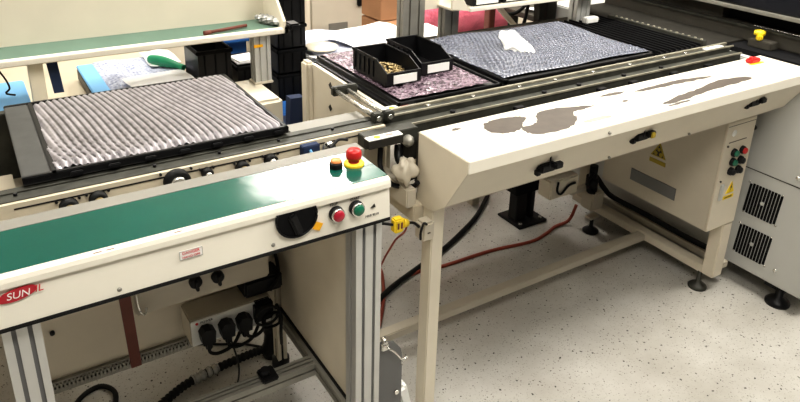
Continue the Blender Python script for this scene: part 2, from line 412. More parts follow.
for i, (x, z, r) in enumerate(((.111,.922,.0175),(.169,.924,.0175),(.404,.930,.012),(.488,.924,.015),(.559,.927,.015),(.335,.926,.027))):
    w = part('roller', MB().lathe((x,1.447,z), [(r*1.1,0),(r*1.1,.014),(r*.95,.018),(r*.55,.018),(r*.5,.012),(0,.012)], (0,-1,0)), 'rubber', L)
    part('roller_hub', MB().lathe((x,1.447,z), [(r*.62,.011),(r*.62,.021),(r*.45,.024),(0,.024)], (0,-1,0)), 'gold' if i in (0,1,3) else 'steel', w)
    for sx in (-1,1):
        part('roller_bolt', MB().cyl((x+sx*r*1.25,1.447,z+r*.9),(x+sx*r*1.25,1.440,z+r*.9),.0028,n=10), 'black', w)
mb = part('sensor_block', MB().box(.637, .683, 1.425, 1.447, .90, .950, .002), 'navy', L)
part('sensor_cable', MB().tube([(.655,1.424,.94),(.66,1.415,.925),(.665,1.42,.905)],.0035), 'blue', mb)
sc_ = part('adjuster', MB().lathe((.715,1.447,.925), [(.018,0),(.018,.01),(0,.01)], (0,-1,0)), 'steel', L)
part('adjuster_arm', MB().tube([(.69,1.43,.925),(.71,1.425,.93),(.735,1.43,.948),(.76,1.425,.945)],.004), 'black', sc_)
part('adjuster_arm', MB().tube([(.70,1.43,.945),(.715,1.425,.93),(.728,1.43,.915)],.003), 'black', sc_)
# black speckle of screws on rail
for x in (.02,.3,.45,.60,.75): part('rail_bolt', MB().cyl((x,1.49,.949),(x,1.49,.956),.004,n=10), 'black', L)

# ------------------------------------------------------------------ transfer gap between the conveyors
T = thing('transfer_bracket', 'steel transfer bracket with two rods and white stickers between the two conveyors', 'bracket', (.88,1.5,.8))
for x in (.880,.915):
    part('rod', MB().cyl((x,1.47,.962),(x,1.72,.962),.007), 'steel', T)
    part('rod_clamp', MB().box(x-.014,x+.014,1.472,1.498,.950,.976,.003), 'rail', T)
part('rod_holder', MB().box(.868,.949,1.715,1.735,.948,.976,.003), 'rail', T)
part('base_block', MB().box(.80,.96,1.404,1.446,.916,.949,.002), 'rail', T)
st = part('white_sticker', MB().box(.795,.895,1.378,1.402,.9495,.952), 'label', T)
part('sticker_mark', MB().cyl((.825,1.390,.9520),(.825,1.390,.9525),.009), 'amber', st)
part('sticker_mark', MB().box(.85,.872,1.384,1.396,.952,.9525), 'pinktext', st)
part('support_plate', MB().box(.795,.895,1.376,1.404,.928,.9495), 'grey_dark', T)
part('hub', MB().lathe((.925,1.405,.918), [(.016,0),(.016,.012),(.010,.016),(.009,.022),(0,.022)],(0,-1,0)), 'alu_dark', T)
part('chain', MB().tube([(.91,1.42,.90),(.90,1.40,.87),(.915,1.38,.845),(.925,1.37,.82)],.012), 'black', T)
def lump(c, rx, ry, rz, seed, amp=.25, nu=22, nv=14):
    rnd = random.Random(seed); ph = [(rnd.uniform(0,6.28), rnd.randint(2,5), rnd.randint(1,4)) for _ in range(6)]
    def fn(u, v):
        a = 2*PI*u; t = PI*v
        k = 1+amp*sum(math.sin(n*a+p)*math.sin(m*t) for p, n, m in ph)/3
        return (c[0]+rx*k*math.sin(t)*math.cos(a), c[1]+ry*k*math.sin(t)*math.sin(a), c[2]+rz*k*math.cos(t))
    return MB().grid(fn, nu, nv)
part('wrapped_motor', lump((.905,1.375,.845),.030,.028,.032,3,.4), 'cab', T)
part('motor_cable', MB().tube([(.86,1.43,.90),(.85,1.41,.85),(.88,1.40,.80),(.93,1.38,.79),(.935,1.36,.81)],.007), 'black', T)

# ------------------------------------------------------------------ items under the console
B = thing('grey_switch_box', 'pale grey-beige switch box with two black knobs hanging under the green console', 'switch box', (.42,1.66,.49))
part('box_body', MB().box(.235,.602,1.60,1.705,.487,.66,.006), 'cab', B)
for x, z in ((.392,.545),(.452,.541)):
    k = part('knob', MB().lathe((x,1.6,z), [(.017,0),(.017,.012),(.014,.016),(.0,.016)],(0,-1,0)), 'black', B)
    part('knob_grip', MB().box(x-.004,x+.004,1.572,1.586,z-.018,z+.014,.002), 'black', k)
part('wire_hook', MB().tube([(.246,1.597,.60),(.240,1.585,.56),(.243,1.58,.52),(.254,1.585,.50),(.262,1.592,.515)],.0028), 'steel', B)
S = thing('power_strip', 'off-white socket strip box with three black plugs under the switch box', 'power strip', (.46,1.65,.292))
part('strip_body', MB().box(.367,.60,1.60,1.690,.335,.422,.004), 'cab', S)
part('socket_face', MB().box(.369,.598,1.596,1.6005,.338,.420,.002), 'label', S)
part('mounting_foot', MB().box(.38,.40,1.66,1.72,.2925,.336), 'alu_dark', S)
part('mounting_foot', MB().box(.56,.58,1.66,1.72,.2925,.336), 'alu_dark', S)
part('red_mark', MB().cyl((.385,1.5962,.410),(.385,1.5952,.410),.004,n=12), 'redtext', S)
text('strip_print', 'POWER', .010, 'blacktext', S, (.412,1.5957,.410), RF)
for i, x in enumerate((.407,.462,.512)):
    p = thing('power_plug', ['black moulded plug in the leftmost socket of the power strip','black moulded plug in the middle socket of the power strip','black moulded plug in the rightmost socket of the power strip'][i], 'plug', (x,1.59,.37), 'plugs in the power strip')
    part('plug_body', MB().prism([(x-.017,.356),(x+.017,.356),(x+.020,.392),(x+.006,.402),(x-.010,.402),(x-.021,.388)],1.563,1.595,'y').box(x-.009,x+.009,1.566,1.590,.335,.36,.003), 'black', p)
    part('plug_cable', MB().tube([(x,1.578,.34),(x+.004,1.575,.318),(x+.03,1.578,.305),(x+.07,1.58,.315),(x+.10,1.60,.34)] if i < 2 else [(x,1.578,.34),(x+.02,1.572,.325),(x+.05,1.57,.34),(x+.06,1.58,.37)],.005), 'rubber', p)
A = thing('power_adapter', 'black power adapter with coiled cable hanging beside the socket strip', 'adapter', (.58,1.64,.4))
part('adapter_body', MB().box(.530,.645,1.612,1.69,.425,.478,.006), 'black', A)
part('adapter_body', MB().box(.545,.60,1.575,1.61,.36,.42,.006), 'black', A)
cc = [( .590+.026*math.cos(a), 1.572+.004*math.sin(3*a), .360+.026*math.sin(a)) for a in [2*PI*i/12 for i in range(25)]]
part('cable_coil', MB().tube(cc,.0042), 'rubber', A)
cc = [( .575+.034*math.cos(a), 1.566, .385+.03*math.sin(a)) for a in [2*PI*i/12+.5 for i in range(12)]]
part('cable_coil', MB().tube(cc,.0042), 'rubber', A)
part('adapter_cable', MB().tube([(.60,1.60,.44),(.63,1.61,.47),(.648,1.66,.49),(.65,1.69,.52)],.005), 'rubber', A)
part('adapter_cable', MB().tube([(.61,1.58,.40),(.63,1.60,.34),(.64,1.63,.26),(.66,1.68,.17)],.005), 'rubber', A)
single('thin_cable', MB().tube([(.47,1.575,.335),(.50,1.62,.20),(.515,1.70,.06),(.50,1.74,.004),(.47,1.66,.004),(.46,1.55,.004),(.47,1.40,.004)],.0028), 'rubber',
       'thin black cable dropping from the socket strip to the floor', 'cable')
single('floor_cable', MB().tube([(.47,2.02,.005),(.55,1.97,.005),(.62,1.93,.005),(.69,1.86,.006)],.004), 'rubber', 'short thin black cable lying behind the ribbed hose', 'cable')
single('strut', MB().prism([(.196,.62),(.224,.62),(.230,.356),(.204,.356)],1.575,1.583,'y'), 'brownred', 'flat brown-red strip hanging down in front of the beige back board', 'strut')
H = thing('ribbed_hose', 'thick black ribbed hose with silver band on the floor under the console', 'hose', (.5,1.83,0))
hp = [(.20,1.70,.022),(.30,1.775,.022),(.40,1.825,.022),(.52,1.845,.022),(.63,1.85,.024),(.70,1.84,.03)]
part('hose_body', MB().tube(hp, lambda t: .0135+.0018*math.sin(t*230), 12, sub=36), 'rubber', H)
part('foil_band', MB().tube([(.41,1.828,.022),(.45,1.836,.022),(.50,1.843,.022)], lambda t: .0165+.003*math.sin(t*31), 12, sub=12), 'clearbag', H)
part('hose_end', MB().lathe((.69,1.84,.0),[(0,0),(.034,0),(.038,.03),(.03,.05),(.026,.09),(.03,.10),(.024,.13),(0,.13)]), 'black', H)
single('cable_loop', MB().tube([(.03,1.80,.006),(.08,1.93,.006),(.15,1.97,.006),(.19,1.92,.006),(.17,1.84,.006),(.12,1.78,.006)],.008), 'rubber', 'black cable curled on the floor behind the left console leg', 'cable')

# ------------------------------------------------------------------ tray with ribbed film (left)
def tray(name, label, x0, x1, y0, y1, z, rim=.012, h=.018, flange=0.):
    t = thing(name, label, 'tray', ((x0+x1)/2,(y0+y1)/2,z))
    part('tray_base', MB().box(x0,x1,y0,y1,z,z+.005,.001), 'tray', t)
    r = MB(); r.box(x0,x1,y0,y0+rim,z,z+h,.002); r.box(x0,x1,y1-rim,y1,z,z+h,.002)
    r.box(x1-rim,x1,y0,y1,z,z+h,.002); r.box(x0+flange,x0+flange+rim,y0,y1,z,z+h,.002)
    part('tray_rim', r, 'black', t)
    return t
t1 = tray('black_tray', 'black tray with wide grey left flange holding the silvery ribbed film', .038, .640, 1.516, 2.003, .955, flange=.056)
part('tray_flange', MB().box(.038,.094,1.516,2.003,.960,.971,.002), 'tray', t1)
for i in range(7): part('tray_lug', MB().box(.13+i*.078,.155+i*.078,1.508,1.517,.957,.968,.002), 'black', t1)
rnd = random.Random(3)
wob = [rnd.uniform(-1,1) for _ in range(200)]
def film(u, v):
    x = .100+u*.533; y = 1.536+v*.458
    k = 34*(u+.13*(v-1)+.012*math.sin(v*5+u*4))
    low = max(0., 1-v*2.2)*max(0., 1-u*1.1)
    z = .977+.0026*math.sin(2*PI*k+ .5*math.sin(v*9+u*5)) + .0016*low*math.sin(v*95+2*PI*k*.5)
    z += .003*math.sin(u*9+2)*math.sin(v*6) + .004*math.exp(-v*14)*math.sin(u*26)
    e = min(u, 1-u)*20; e2 = min(v, 1-v)*20
    z -= .010*max(0, 1-e)**2 + .010*max(0, 1-e2)**2
    return (x, y+.004*math.sin(u*17)*(1-v), z)
rf = single('ribbed_film', MB().grid(film, 330, 70), 'ribfilm', 'sheet of silvery ribbed plastic film lying in the left tray', 'plastic film')
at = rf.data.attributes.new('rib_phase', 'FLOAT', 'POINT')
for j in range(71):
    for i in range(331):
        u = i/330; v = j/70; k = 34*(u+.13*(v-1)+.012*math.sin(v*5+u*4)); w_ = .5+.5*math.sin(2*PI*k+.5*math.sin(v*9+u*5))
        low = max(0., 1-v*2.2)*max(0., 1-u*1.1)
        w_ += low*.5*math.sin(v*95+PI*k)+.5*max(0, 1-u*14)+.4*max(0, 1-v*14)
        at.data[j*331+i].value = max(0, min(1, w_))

# ------------------------------------------------------------------ cream topped cover + right conveyor + control cabinet
K = thing('cream_cover_table', 'long cream steel cover table with worn patches on top, on square legs', 'table', (1.65,1.25,0))
part('top_plate', MB().box(.943, 2.455, 1.162, 1.372, .946, .950), 'top_cream', K)
part('front_lip', MB().box(.943, 2.455, 1.160, 1.164, .916, .950, .0015), 'white_beige', K)
part('front_sheet', MB().prism([(1.163,.920),(1.245,.790),(1.285,.764),(1.289,.768),(1.250,.794),(1.169,.920)], .945, 2.455, 'x'), 'cream', K)
part('bottom_sheet', MB().box(.947,2.455,1.285,1.372,.760,.764), 'cab', K)
part('end_plate', MB().prism([(1.162,.948),(1.162,.918),(1.244,.790),(1.285,.758),(1.322,.746),(1.372,.750),(1.372,.948)], .941, .945, 'x'), 'cabf', K)
part('leg', MB().box(.945,.985,1.300,1.346,.02,.762,.003), 'cream', K)
part('levelling_foot', MB().lathe((.965,1.323,0), [(0,0),(.03,0),(.03,.008),(.008,.02),(.008,.03),(0,.03)]), 'black', K)
lr = part('leg', MB().box(2.312,2.372,1.288,1.340,.072,.317,.004), 'cabf', K)
part('cross_bar', MB().box(.95,2.313,1.618,1.660,.070,.100,.003), 'cab', K)
part('floor_rail', MB().box(2.312,2.358,1.335,2.05,.070,.105,.003), 'cabf', K)
part('cable_tray', MB().box(2.358,2.392,1.345,2.05,.072,.080), 'blackmatte', K)
part('inner_rail', MB().box(2.392,2.425,1.30,2.10,.085,.115,.003), 'cab', K)
part('rear_leg', MB().box(2.312,2.358,1.975,2.025,.10,.9,.003), 'cream_dark', K)
for c in ((2.318,1.345,0),(2.262,1.872,0)):
    part('levelling_foot', MB().lathe(c, [(0,0),(.036,0),(.037,.007),(.030,.014),(.012,.024),(.009,.03),(.009,.075),(0,.075)]), 'rail' if c[1]<1.5 else 'black', K)
part('foot_bracket', MB().box(2.235,2.29,1.855,1.89,.072,.082), 'cab', K)
# worn patches
def patch(pts, seed, amp=.006, m='wear'):
    rnd = random.Random(seed); P = []
    n = len(pts)
    for i in range(n):
        a = Vector(pts[i]); b = Vector(pts[(i+1) % n]); p0 = Vector(pts[i-1]); p3 = Vector(pts[(i+2) % n])
        for j in range(6):
            t = j/6; q = .5*((2*a)+(-p0+b)*t+(2*p0-5*a+4*b-p3)*t*t+(-p0+3*a-3*b+p3)*t**3)
            P.append((q.x+rnd.uniform(-amp,amp)*.5, q.y+rnd.uniform(-amp,amp)*.5))
    part('worn_patch', MB().prism(P, .9499, .9502+seed*.00006, 'z'), m, K)
patch([(1.105,1.275),(1.115,1.325),(1.17,1.345),(1.235,1.335),(1.255,1.312),(1.225,1.290),(1.195,1.262),(1.150,1.252)], 1)
patch([(1.19,1.225),(1.195,1.262),(1.25,1.270),(1.275,1.290),(1.31,1.325),(1.40,1.325),(1.455,1.296),(1.400,1.280),(1.385,1.245),(1.345,1.215),(1.28,1.200),(1.22,1.205)], 2)
patch([(1.38,1.318),(1.44,1.312),(1.50,1.290),(1.45,1.285),(1.39,1.295)], 3)
patch([(1.375,1.213),(1.45,1.222),(1.485,1.205),(1.41,1.200)], 5, .004, 'scuff')
patch([(1.705,1.318),(1.80,1.326),(1.93,1.328),(2.03,1.310),(2.06,1.296),(1.97,1.300),(1.86,1.304),(1.76,1.306)], 6)
patch([(1.57,1.337),(1.62,1.344),(1.68,1.334),(1.63,1.326)], 7, .004)
patch([(1.70,1.205),(1.80,1.228),(1.92,1.240),(2.03,1.262),(2.15,1.246),(2.17,1.222),(2.06,1.214),(1.93,1.212),(1.83,1.200),(1.72,1.194)], 8)
patch([(1.69,1.183),(1.76,1.190),(1.80,1.183),(1.73,1.178)], 9, .003)
patch([(1.02,1.338),(1.035,1.346),(1.05,1.338),(1.035,1.333)], 10, .002)
patch([(1.60,1.275),(1.615,1.280),(1.625,1.274),(1.61,1.268)], 11, .002)
# latches on the sloped sheet
def latch(x, yel, z=.856):
    y = 1.205
    c = part('latch', MB().box(x-.030,x+.024,y-.022,y+.004,z-.013,z+.011,.004), 'black', K)
    part('latch_lever', MB().box(x+.006,x+.034,y-.036,y-.020,z-.002,z+.016,.003), 'black', c)
    part('latch_pin', MB().cyl((x-.004,y-.022,z),(x-.004,y-.022,z+.038),.0022,n=8), 'black', c)
    part('latch_nose', MB().box(x-.040,x-.024,y-.016,y,z-.020,z-.004,.003), 'black', c)
    if yel: part('yellow_cap', MB().box(x+.010,x+.028,y-.040,y-.030,z-.003,z+.014,.003), 'darkyel', c)
latch(1.238, False); latch(1.607, True, .870); latch(2.160, False, .878)
sr = MB()
for x, y, z in ((1.53,1.238,.80),(1.90,1.238,.80),(1.42,1.16,.93)): sr.cyl((x,y,z),(x,y-.006,z-.002),.004,n=10)
part('sheet_screw', sr, 'alu_dark', K)
# socket box on the left leg
sb = part('socket_box', MB().box(.905,.945,1.285,1.325,.672,.728,.006), 'cab', K)
part('socket_cable', MB().tube([(.915,1.283,.728),(.900,1.275,.738),(.892,1.275,.715),(.896,1.28,.69)],.0035), 'black', sb)
sw = part('socket_slot', MB().box(.921,.929,1.283,1.286,.697,.700), 'wear', sb)

# control cabinet under the right end
W = thing('control_cabinet', 'beige control cabinet with coloured buttons and warning stickers under the cream cover table', 'cabinet', (2.29,1.55,.32))
part('cabinet_body', MB().box(2.200,2.372,1.292,1.80,.318,.758,.003), 'cab', W)
part('cabinet_front', MB().box(2.200,2.372,1.286,1.292,.318,.758,.002), 'cabf', W)
part('front_seam', MB().box(2.205,2.368,1.2848,1.2858,.742,.7435), 'blacktext', W)
for x, z, m in ((2.266,.633,'greenbtn'),(2.316,.634,'red'),(2.268,.596,'greenbtn'),(2.316,.594,'black'),(2.268,.558,'black'),(2.313,.556,'black')):
    b = part('push_button', MB().lathe((x,1.286,z), [(.0155,0),(.0155,.008),(.013,.012),(0,.012)],(0,-1,0)), 'black', W)
    part('button_cap', MB().lathe((x,1.276,z), [(.0115,0),(.0115,.008),(.009,.010),(0,.010)],(0,-1,0)), m, b)
part('round_badge', MB().lathe((2.247,1.286,.712), [(.013,0),(.013,.001),(0,.001)],(0,-1,0)), 'label', W)
part('caption_line', MB().box(2.225,2.33,1.285,1.2862,.676,.679), 'wear', W)
part('small_screw', MB().cyl((2.222,1.286,.665),(2.222,1.282,.665),.004,n=10), 'wear', W)
part('small_screw', MB().cyl((2.222,1.286,.525),(2.222,1.282,.525),.004,n=10), 'wear', W)
part('keeper', MB().box(2.228,2.246,1.278,1.287,.445,.510,.002), 'grey', W)
part('side_knob', MB().lathe((2.372,1.295,.705), [(.011,0),(.011,.010),(.007,.016),(0,.016)],(1,0,0)), 'black', W)
ws = part('warning_triangle', MB().prism([(2.270,.462),(2.322,.462),(2.300,.508)],1.2845,1.2860,'y'), 'warnyel', W)
part('triangle_bolt', MB().prism([(2.293,.485),(2.302,.498),(2.300,.486),(2.304,.486),(2.294,.468),(2.298,.481)],1.2838,1.2845,'y'), 'blacktext', ws)
part('warning_strip', MB().box(2.262,2.325,1.2850,1.2861,.438,.452), 'warnyel', W)
text('warning_print', 'DANGER', .011, 'blacktext', W, (2.293,1.2848,.445), RF)
w2 = part('warning_triangle', MB().prism([(1.578,.524),(1.508,.524),(1.543,.585)],2.1985,2.2000,'x'), 'darkyel', W)
part('triangle_mark', MB().prism([(1.568,.529),(1.518,.529),(1.543,.573)],2.1975,2.1986,'x'), 'blacktext', w2)
for y in (1.531,1.555): part('triangle_dot', MB().cyl((2.1975,y,.538),(2.1968,y,.538),.008,n=16), 'darkyel', w2)
part('triangle_dot', MB().cyl((2.1975,1.543,.556),(2.1968,1.543,.556),.007,n=16), 'darkyel', w2)
part('warning_strip', MB().box(2.1985,2.2,1.505,1.580,.495,.512), 'darkyel', W)
part('vent_plate', MB().box(2.197,2.2,1.44,1.655,.380,.430), 'groove', W)

# right conveyor
Q = thing('right_conveyor', 'long dark steel conveyor with worn metal rails behind the cream cover table', 'conveyor', (1.7,1.8,0))
part('rail', MB().box(.905,2.455,1.492,1.530,.925,.954,.002), 'rail', Q)
part('rail_edge', MB().box(.905,2.47,1.520,1.530,.954,.960), 'rail_hi', Q)
part('rail_edge', MB().box(.905,2.47,1.490,1.496,.952,.957), 'rail_hi', Q)
part('rail', MB().box(.888,2.46,1.448,1.488,.905,.938,.003), 'rail', Q)
part('rail_edge', MB().box(.888,2.46,1.446,1.451,.936,.942), 'rail_hi', Q)
part('rail', MB().box(.93,2.46,1.395,1.445,.86,.915,.002), 'grey_dark', Q)
part('rail_strip', MB().box(.95,2.46,1.385,1.394,.83,.938), 'grey_mid', Q)
for x in (1.06,1.22,1.40,1.55,1.72,1.90,2.08,2.2): part('rail_bolt', MB().cyl((x,1.505,.953),(x,1.505,.961),.006,n=10), 'steel', Q)
for x in (1.12,1.47,1.62,1.83,2.02):
    part('rail_bolt', MB().cyl((x,1.468,.937),(x,1.468,.945),.008,n=10), 'black', Q)
    part('rail_catch', MB().box(x+.2,x+.235,1.42,1.44,.915,.93,.002), 'black', Q)
stc = part('white_sticker', MB().box(.925,1.045,1.534,1.562,.951,.9535), 'label', Q)
part('sticker_mark', MB().cyl((.965,1.547,.9535),(.965,1.547,.954),.009), 'amber', stc)
part('sticker_mark', MB().box(.99,1.02,1.54,1.555,.9535,.954), 'pinktext', stc)
part('rail_bed', MB().box(.925,1.06,1.53,1.565,.93,.951), 'grey_dark', Q)
part('white_sticker', MB().box(2.315,2.42,1.500,1.518,.9545,.958), 'label', Q)
part('belt_bed', MB().box(.97,2.10,1.56,2.06,.925,.950), 'black', Q)
part('end_plate', MB().prism([(1.545,.66),(1.545,.945),(2.035,.950),(2.035,.66)],.950,.962,'x').box(.93,.962,2.035,2.085,.66,.955,.008), 'cabf', Q)
for y, z in ((1.898,.914),(1.900,.837)):
    part('square_hole', MB().prism([(y-.012,z),(y,z+.012),(y+.012,z),(y,z-.012)],.9485,.9505,'x'), 'black', Q)
part('frame_beam', MB().box(.915,.965,1.345,1.56,.700,.752,.003,), 'cream_dark', Q)
part('frame_beam', MB().box(.895,.925,1.35,1.72,.745,.80,.003), 'cab', Q)
part('rear_rail', MB().box(1.33,2.38,2.08,2.15,.85,.950,.003), 'rail', Q)
part('rear_beam', MB().box(.96,2.3,2.03,2.10,.60,.70,.003), 'cream_dark', Q)
part('frame_leg', MB().box(1.0,1.05,2.04,2.09,0,.62,.003), 'cream_dark', Q)
part('cable_duct', MB().box(.99,2.19,1.40,1.46,.755,.80,.003), 'black', Q)
pr = MB()
for x in (1.45,1.8): pr.box(x,x+.05,1.47,1.50,.8,.93)
part('duct_bracket', pr, 'black', Q)
# yellow knob & red clip near machine
yk = thing('yellow_adjuster', 'yellow plastic adjuster knob on a small grey block beside the black machine', 'knob', (2.585,1.45,.9455))
part('knob_block', MB().box(2.555,2.610,1.395,1.49,.9455,.975,.003), 'grey_mid', yk)
part('knob_body', MB().lathe((2.585,1.465,.975), [(0,0),(.012,0),(.012,.012),(.022,.016),(.022,.030),(.012,.034),(0,.034)],n=8).box(2.552,2.575,1.44,1.46,.975,.995,.004), 'yellow', yk)
single('red_clip', MB().box(2.315,2.372,1.318,1.345,.9505,.966,.004).cyl((2.33,1.33,.964),(2.33,1.33,.972),.009), 'red', 'small red plastic clip at the far right end of the cream table', 'clip')
single('yellow_tape', MB().box(2.305,2.385,1.310,1.322,.9504,.9515), 'yellow', 'strip of yellow tape under the red clip', 'tape')

# bins, trays on right conveyor
t2 = tray('black_tray', 'black tray lined with mauve bubble film carrying two black parts bins', .985, 1.365, 1.545, 2.075, .951, rim=.010, h=.012)
def crumple(x0, x1, y0, y1, z, amp, seed, nx, ny, name, m, label, fr=(60,80)):
    rnd = random.Random(seed); ph = [(rnd.uniform(8,fr[0]), rnd.uniform(8,fr[1]), rnd.uniform(0,6.3)) for _ in range(14)]
    def fn(u, v):
        s = sum(math.sin(a*u+b*v*(1 if i % 2 else -1)+p) for i, (a, b, p) in enumerate(ph))/5
        e = min(u, 1-u, v, 1-v)*12
        return (x0+u*(x1-x0), y0+v*(y1-y0)+.003*s, z+amp*s*min(1, e)+rnd.uniform(-1,1)*amp*.35*min(1, e))
    return single(name, MB().grid(fn, nx, ny), m, label, 'plastic film')
crumple(1.0,1.330,1.560,2.06,.968,.0040,5,110,130,'mauve_film','pinkfilm','mauve crumpled bubble film under the two black parts bins')
def parts_bin(loc, label, w=.120, d=.195, h=.070, contents=False):
    b = thing('parts_bin', label, 'bin', loc, 'black parts bins on the mauve film')
    x, y, z = loc; t = .003
    m = MB()
    m.box(x-w/2+.006,x+w/2-.006,y-d/2,y+d/2,z,z+t)
    for s in (-1,1):
        xs = x+s*(w/2-t); pts = [(y-d/2,z),(y+d/2,z),(y+d/2,z+h),(y-d/2+.055,z+h),(y-d/2-.012,z+.040)]
        m.prism(pts, xs-t/2, xs+t/2, 'x')
        m.box(xs-(.004 if s>0 else .002),xs+(.002 if s>0 else .004),y-d/2+.05,y+d/2+.004,z+h-.006,z+h,.001)
        for i in range(5): m.box(xs-.002+s*.003,xs+.002+s*.003,y-.03+i*.028,y-.026+i*.028,z+.01,z+h-.008)
    m.box(x-w/2,x+w/2,y+d/2-t,y+d/2,z,z+h)
    m.box(x-w/2,x+w/2,y-d/2-.014,y-d/2-.008,z+.004,z+.042)
    m.box(x-w/2-.002,x+w/2+.002,y+d/2-.004,y+d/2+.006,z+h-.007,z+h,.001)
    part('bin_body', m, 'black', b)
    part('bin_label', MB().box(x-w/2+.022,x+w/2-.016,y-d/2-.0165,y-d/2-.0142,z+.008,z+.034), 'label', b)
    return b
b1 = parts_bin((1.073,1.765,.972), 'black parts bin with white label and small brass parts, left one of the pair')
b2 = parts_bin((1.222,1.805,.972), 'empty black parts bin with white label, right one of the pair')
rnd = random.Random(9)
gp = MB()
for i in range(170):
    u = rnd.uniform(-.048,.048); v = rnd.uniform(-.078,.035); hh = .03*max(0,1-abs(u)*14)*max(0,1-abs(v+.02)*9)
    c = Vector((1.073+u, 1.765+v, .980+hh+rnd.uniform(0,.006)))
    d = Vector((rnd.uniform(-1,1),rnd.uniform(-1,1),rnd.uniform(-.5,.5))).normalized()*.006
    gp.cyl(c-d, c+d, .0028, n=6)
o = single('loose_brass_parts', gp, 'gold', 'heap of small brass parts in the left black parts bin', 'small parts'); o['kind'] = 'stuff'

t3 = tray('black_tray', 'large black tray heaped with blue-grey bubble wrap', 1.385, 2.085, 1.545, 2.07, .951, rim=.016, h=.014)
def mound(u, v):
    x = 1.392+u*.678; y = 1.572+v*.48
    e = min(u*7, (1-u)*6, v*5.0, (1-v)*3.5, 1); e = max(e,0); e = e*e*(3-2*e)
    h = .006+e*(.016+.020*v)+.007*math.sin(u*6+1)*e+.005*math.sin(v*7+u*4)*e
    i = u*42; j = v*30; ii = i+(.5 if int(j) % 2 else 0)
    bu = abs(math.sin(PI*ii))*abs(math.sin(PI*j)); 
    return (x+.004*math.sin(v*13), y+.006*math.sin(u*11), .962+h+.0075*bu*min(1,e*3+.3))
single('bubble_wrap_mound', MB().grid(mound, 248, 176), 'bubblewrap', 'mound of blue-grey bubble wrap in the large tray on the right conveyor', 'bubble wrap')
def tissue(u, v):
    a = 2*PI*u; t = PI*v
    k = 1+.30*math.sin(3*a+4*t)*math.sin(t*2)+.14*math.sin(5*a-2*t)+.1*math.sin(7*a+9*t)
    s = v                       # lengthwise from head to tail
    r = .037*(1-.62*s)*math.sin(min(t*1.0,PI))**.6
    cx = 1.535+.075*s; cy = 1.765-.095*s; cz = 1.028-.018*s+.012*math.cos(t)
    return (cx+r*k*math.cos(a)*1.0, cy+r*k*math.sin(a)*1.1, cz+r*k*.9*math.sin(a+.6))
single('crumpled_tissue', MB().grid(tissue, 26, 22), 'tissue', 'crumpled white tissue lying on the blue-grey bubble wrap', 'tissue')
t4 = thing('slotted_black_tray', 'empty slotted black tray between the bubble wrap and the black machine', 'tray', (2.25,1.8,.95))
part('tray_base', MB().box(2.10,2.36,1.545,2.06,.951,.957), 'blackmatte', t4)
sl = MB()
for i in range(9): sl.box(2.105+i*.029,2.111+i*.029,1.545,2.06,.957,.966)
part('tray_rib', sl, 'blackmatte', t4)
part('side_strip', MB().box(2.352,2.376,1.545,2.02,.955,.975,.002), 'rail', t4)
rv = MB()
for i in range(16): rv.cyl((2.364,1.56+i*.028,.974),(2.364,1.56+i*.028,.979),.005,n=8)
part('strip_rivet', rv, 'rail_hi', t4)
part('white_tab', MB().box(2.17,2.24,1.965,1.995,.966,.990,.003), 'label', t4)

# ------------------------------------------------------------------ big machine on the right
Z = thing('placement_machine', 'large grey and black machine with two round louvred vents at the right edge', 'machine', (3.0,1.7,0))
part('lower_casing', MB().box(2.462,3.4,1.02,2.5,.085,.925,.006), 'grey', Z)
part('casing_seam', MB().box(2.4608,2.4622,1.02,1.9,.5085,.5115), 'grey_dark', Z)
part('black_deck', MB().box(2.50,3.4,1.02,2.30,.925,.945), 'blackmatte', Z)
part('bed_floor', MB().box(2.385,2.80,1.54,2.28,.925,.952,.002), 'grey_dark', Z)
part('bed_shelf', MB().box(2.62,2.80,1.02,2.28,.945,1.005,.004), 'grey_mid', Z)
part('shelf_edge', MB().box(2.612,2.625,1.02,2.28,.998,1.008), 'rail', Z)
part('opening_recess', MB().box(2.70,3.4,1.02,1.68,1.005,1.075), 'blackmatte', Z)
part('opening_cheek', MB().box(2.66,3.4,1.68,2.28,1.005,1.075,.003), 'grey_mid', Z)
part('guide_rail', MB().box(2.585,2.610,1.02,2.28,1.066,1.080,.002), 'alu_dark', Z)
part('black_hood', MB().box(2.60,3.4,1.02,2.28,1.078,1.160,.01), 'glassy', Z)
part('hood_panel', MB().box(2.63,3.4,1.02,2.28,1.160,1.60,.01), 'grey', Z)
part('machine_foot', MB().lathe((2.50,1.115,0), [(0,0),(.045,0),(.046,.010),(.034,.022),(.016,.034),(.014,.085),(0,.085)]), 'black', Z)
part('machine_foot', MB().lathe((2.55,2.35,0), [(0,0),(.045,0),(.046,.010),(.034,.022),(.016,.034),(.014,.085),(0,.085)]), 'black', Z)
part('foot_block', MB().box(2.50,2.58,1.10,1.18,.05,.09), 'black', Z)
cb = MB()
for i in range(40):
    y = 1.05+i*.012; cb.cyl((2.64,y,1.008),(2.64,y+.008,1.008),.004,n=6)
part('bead_chain', cb, 'steel', Z)
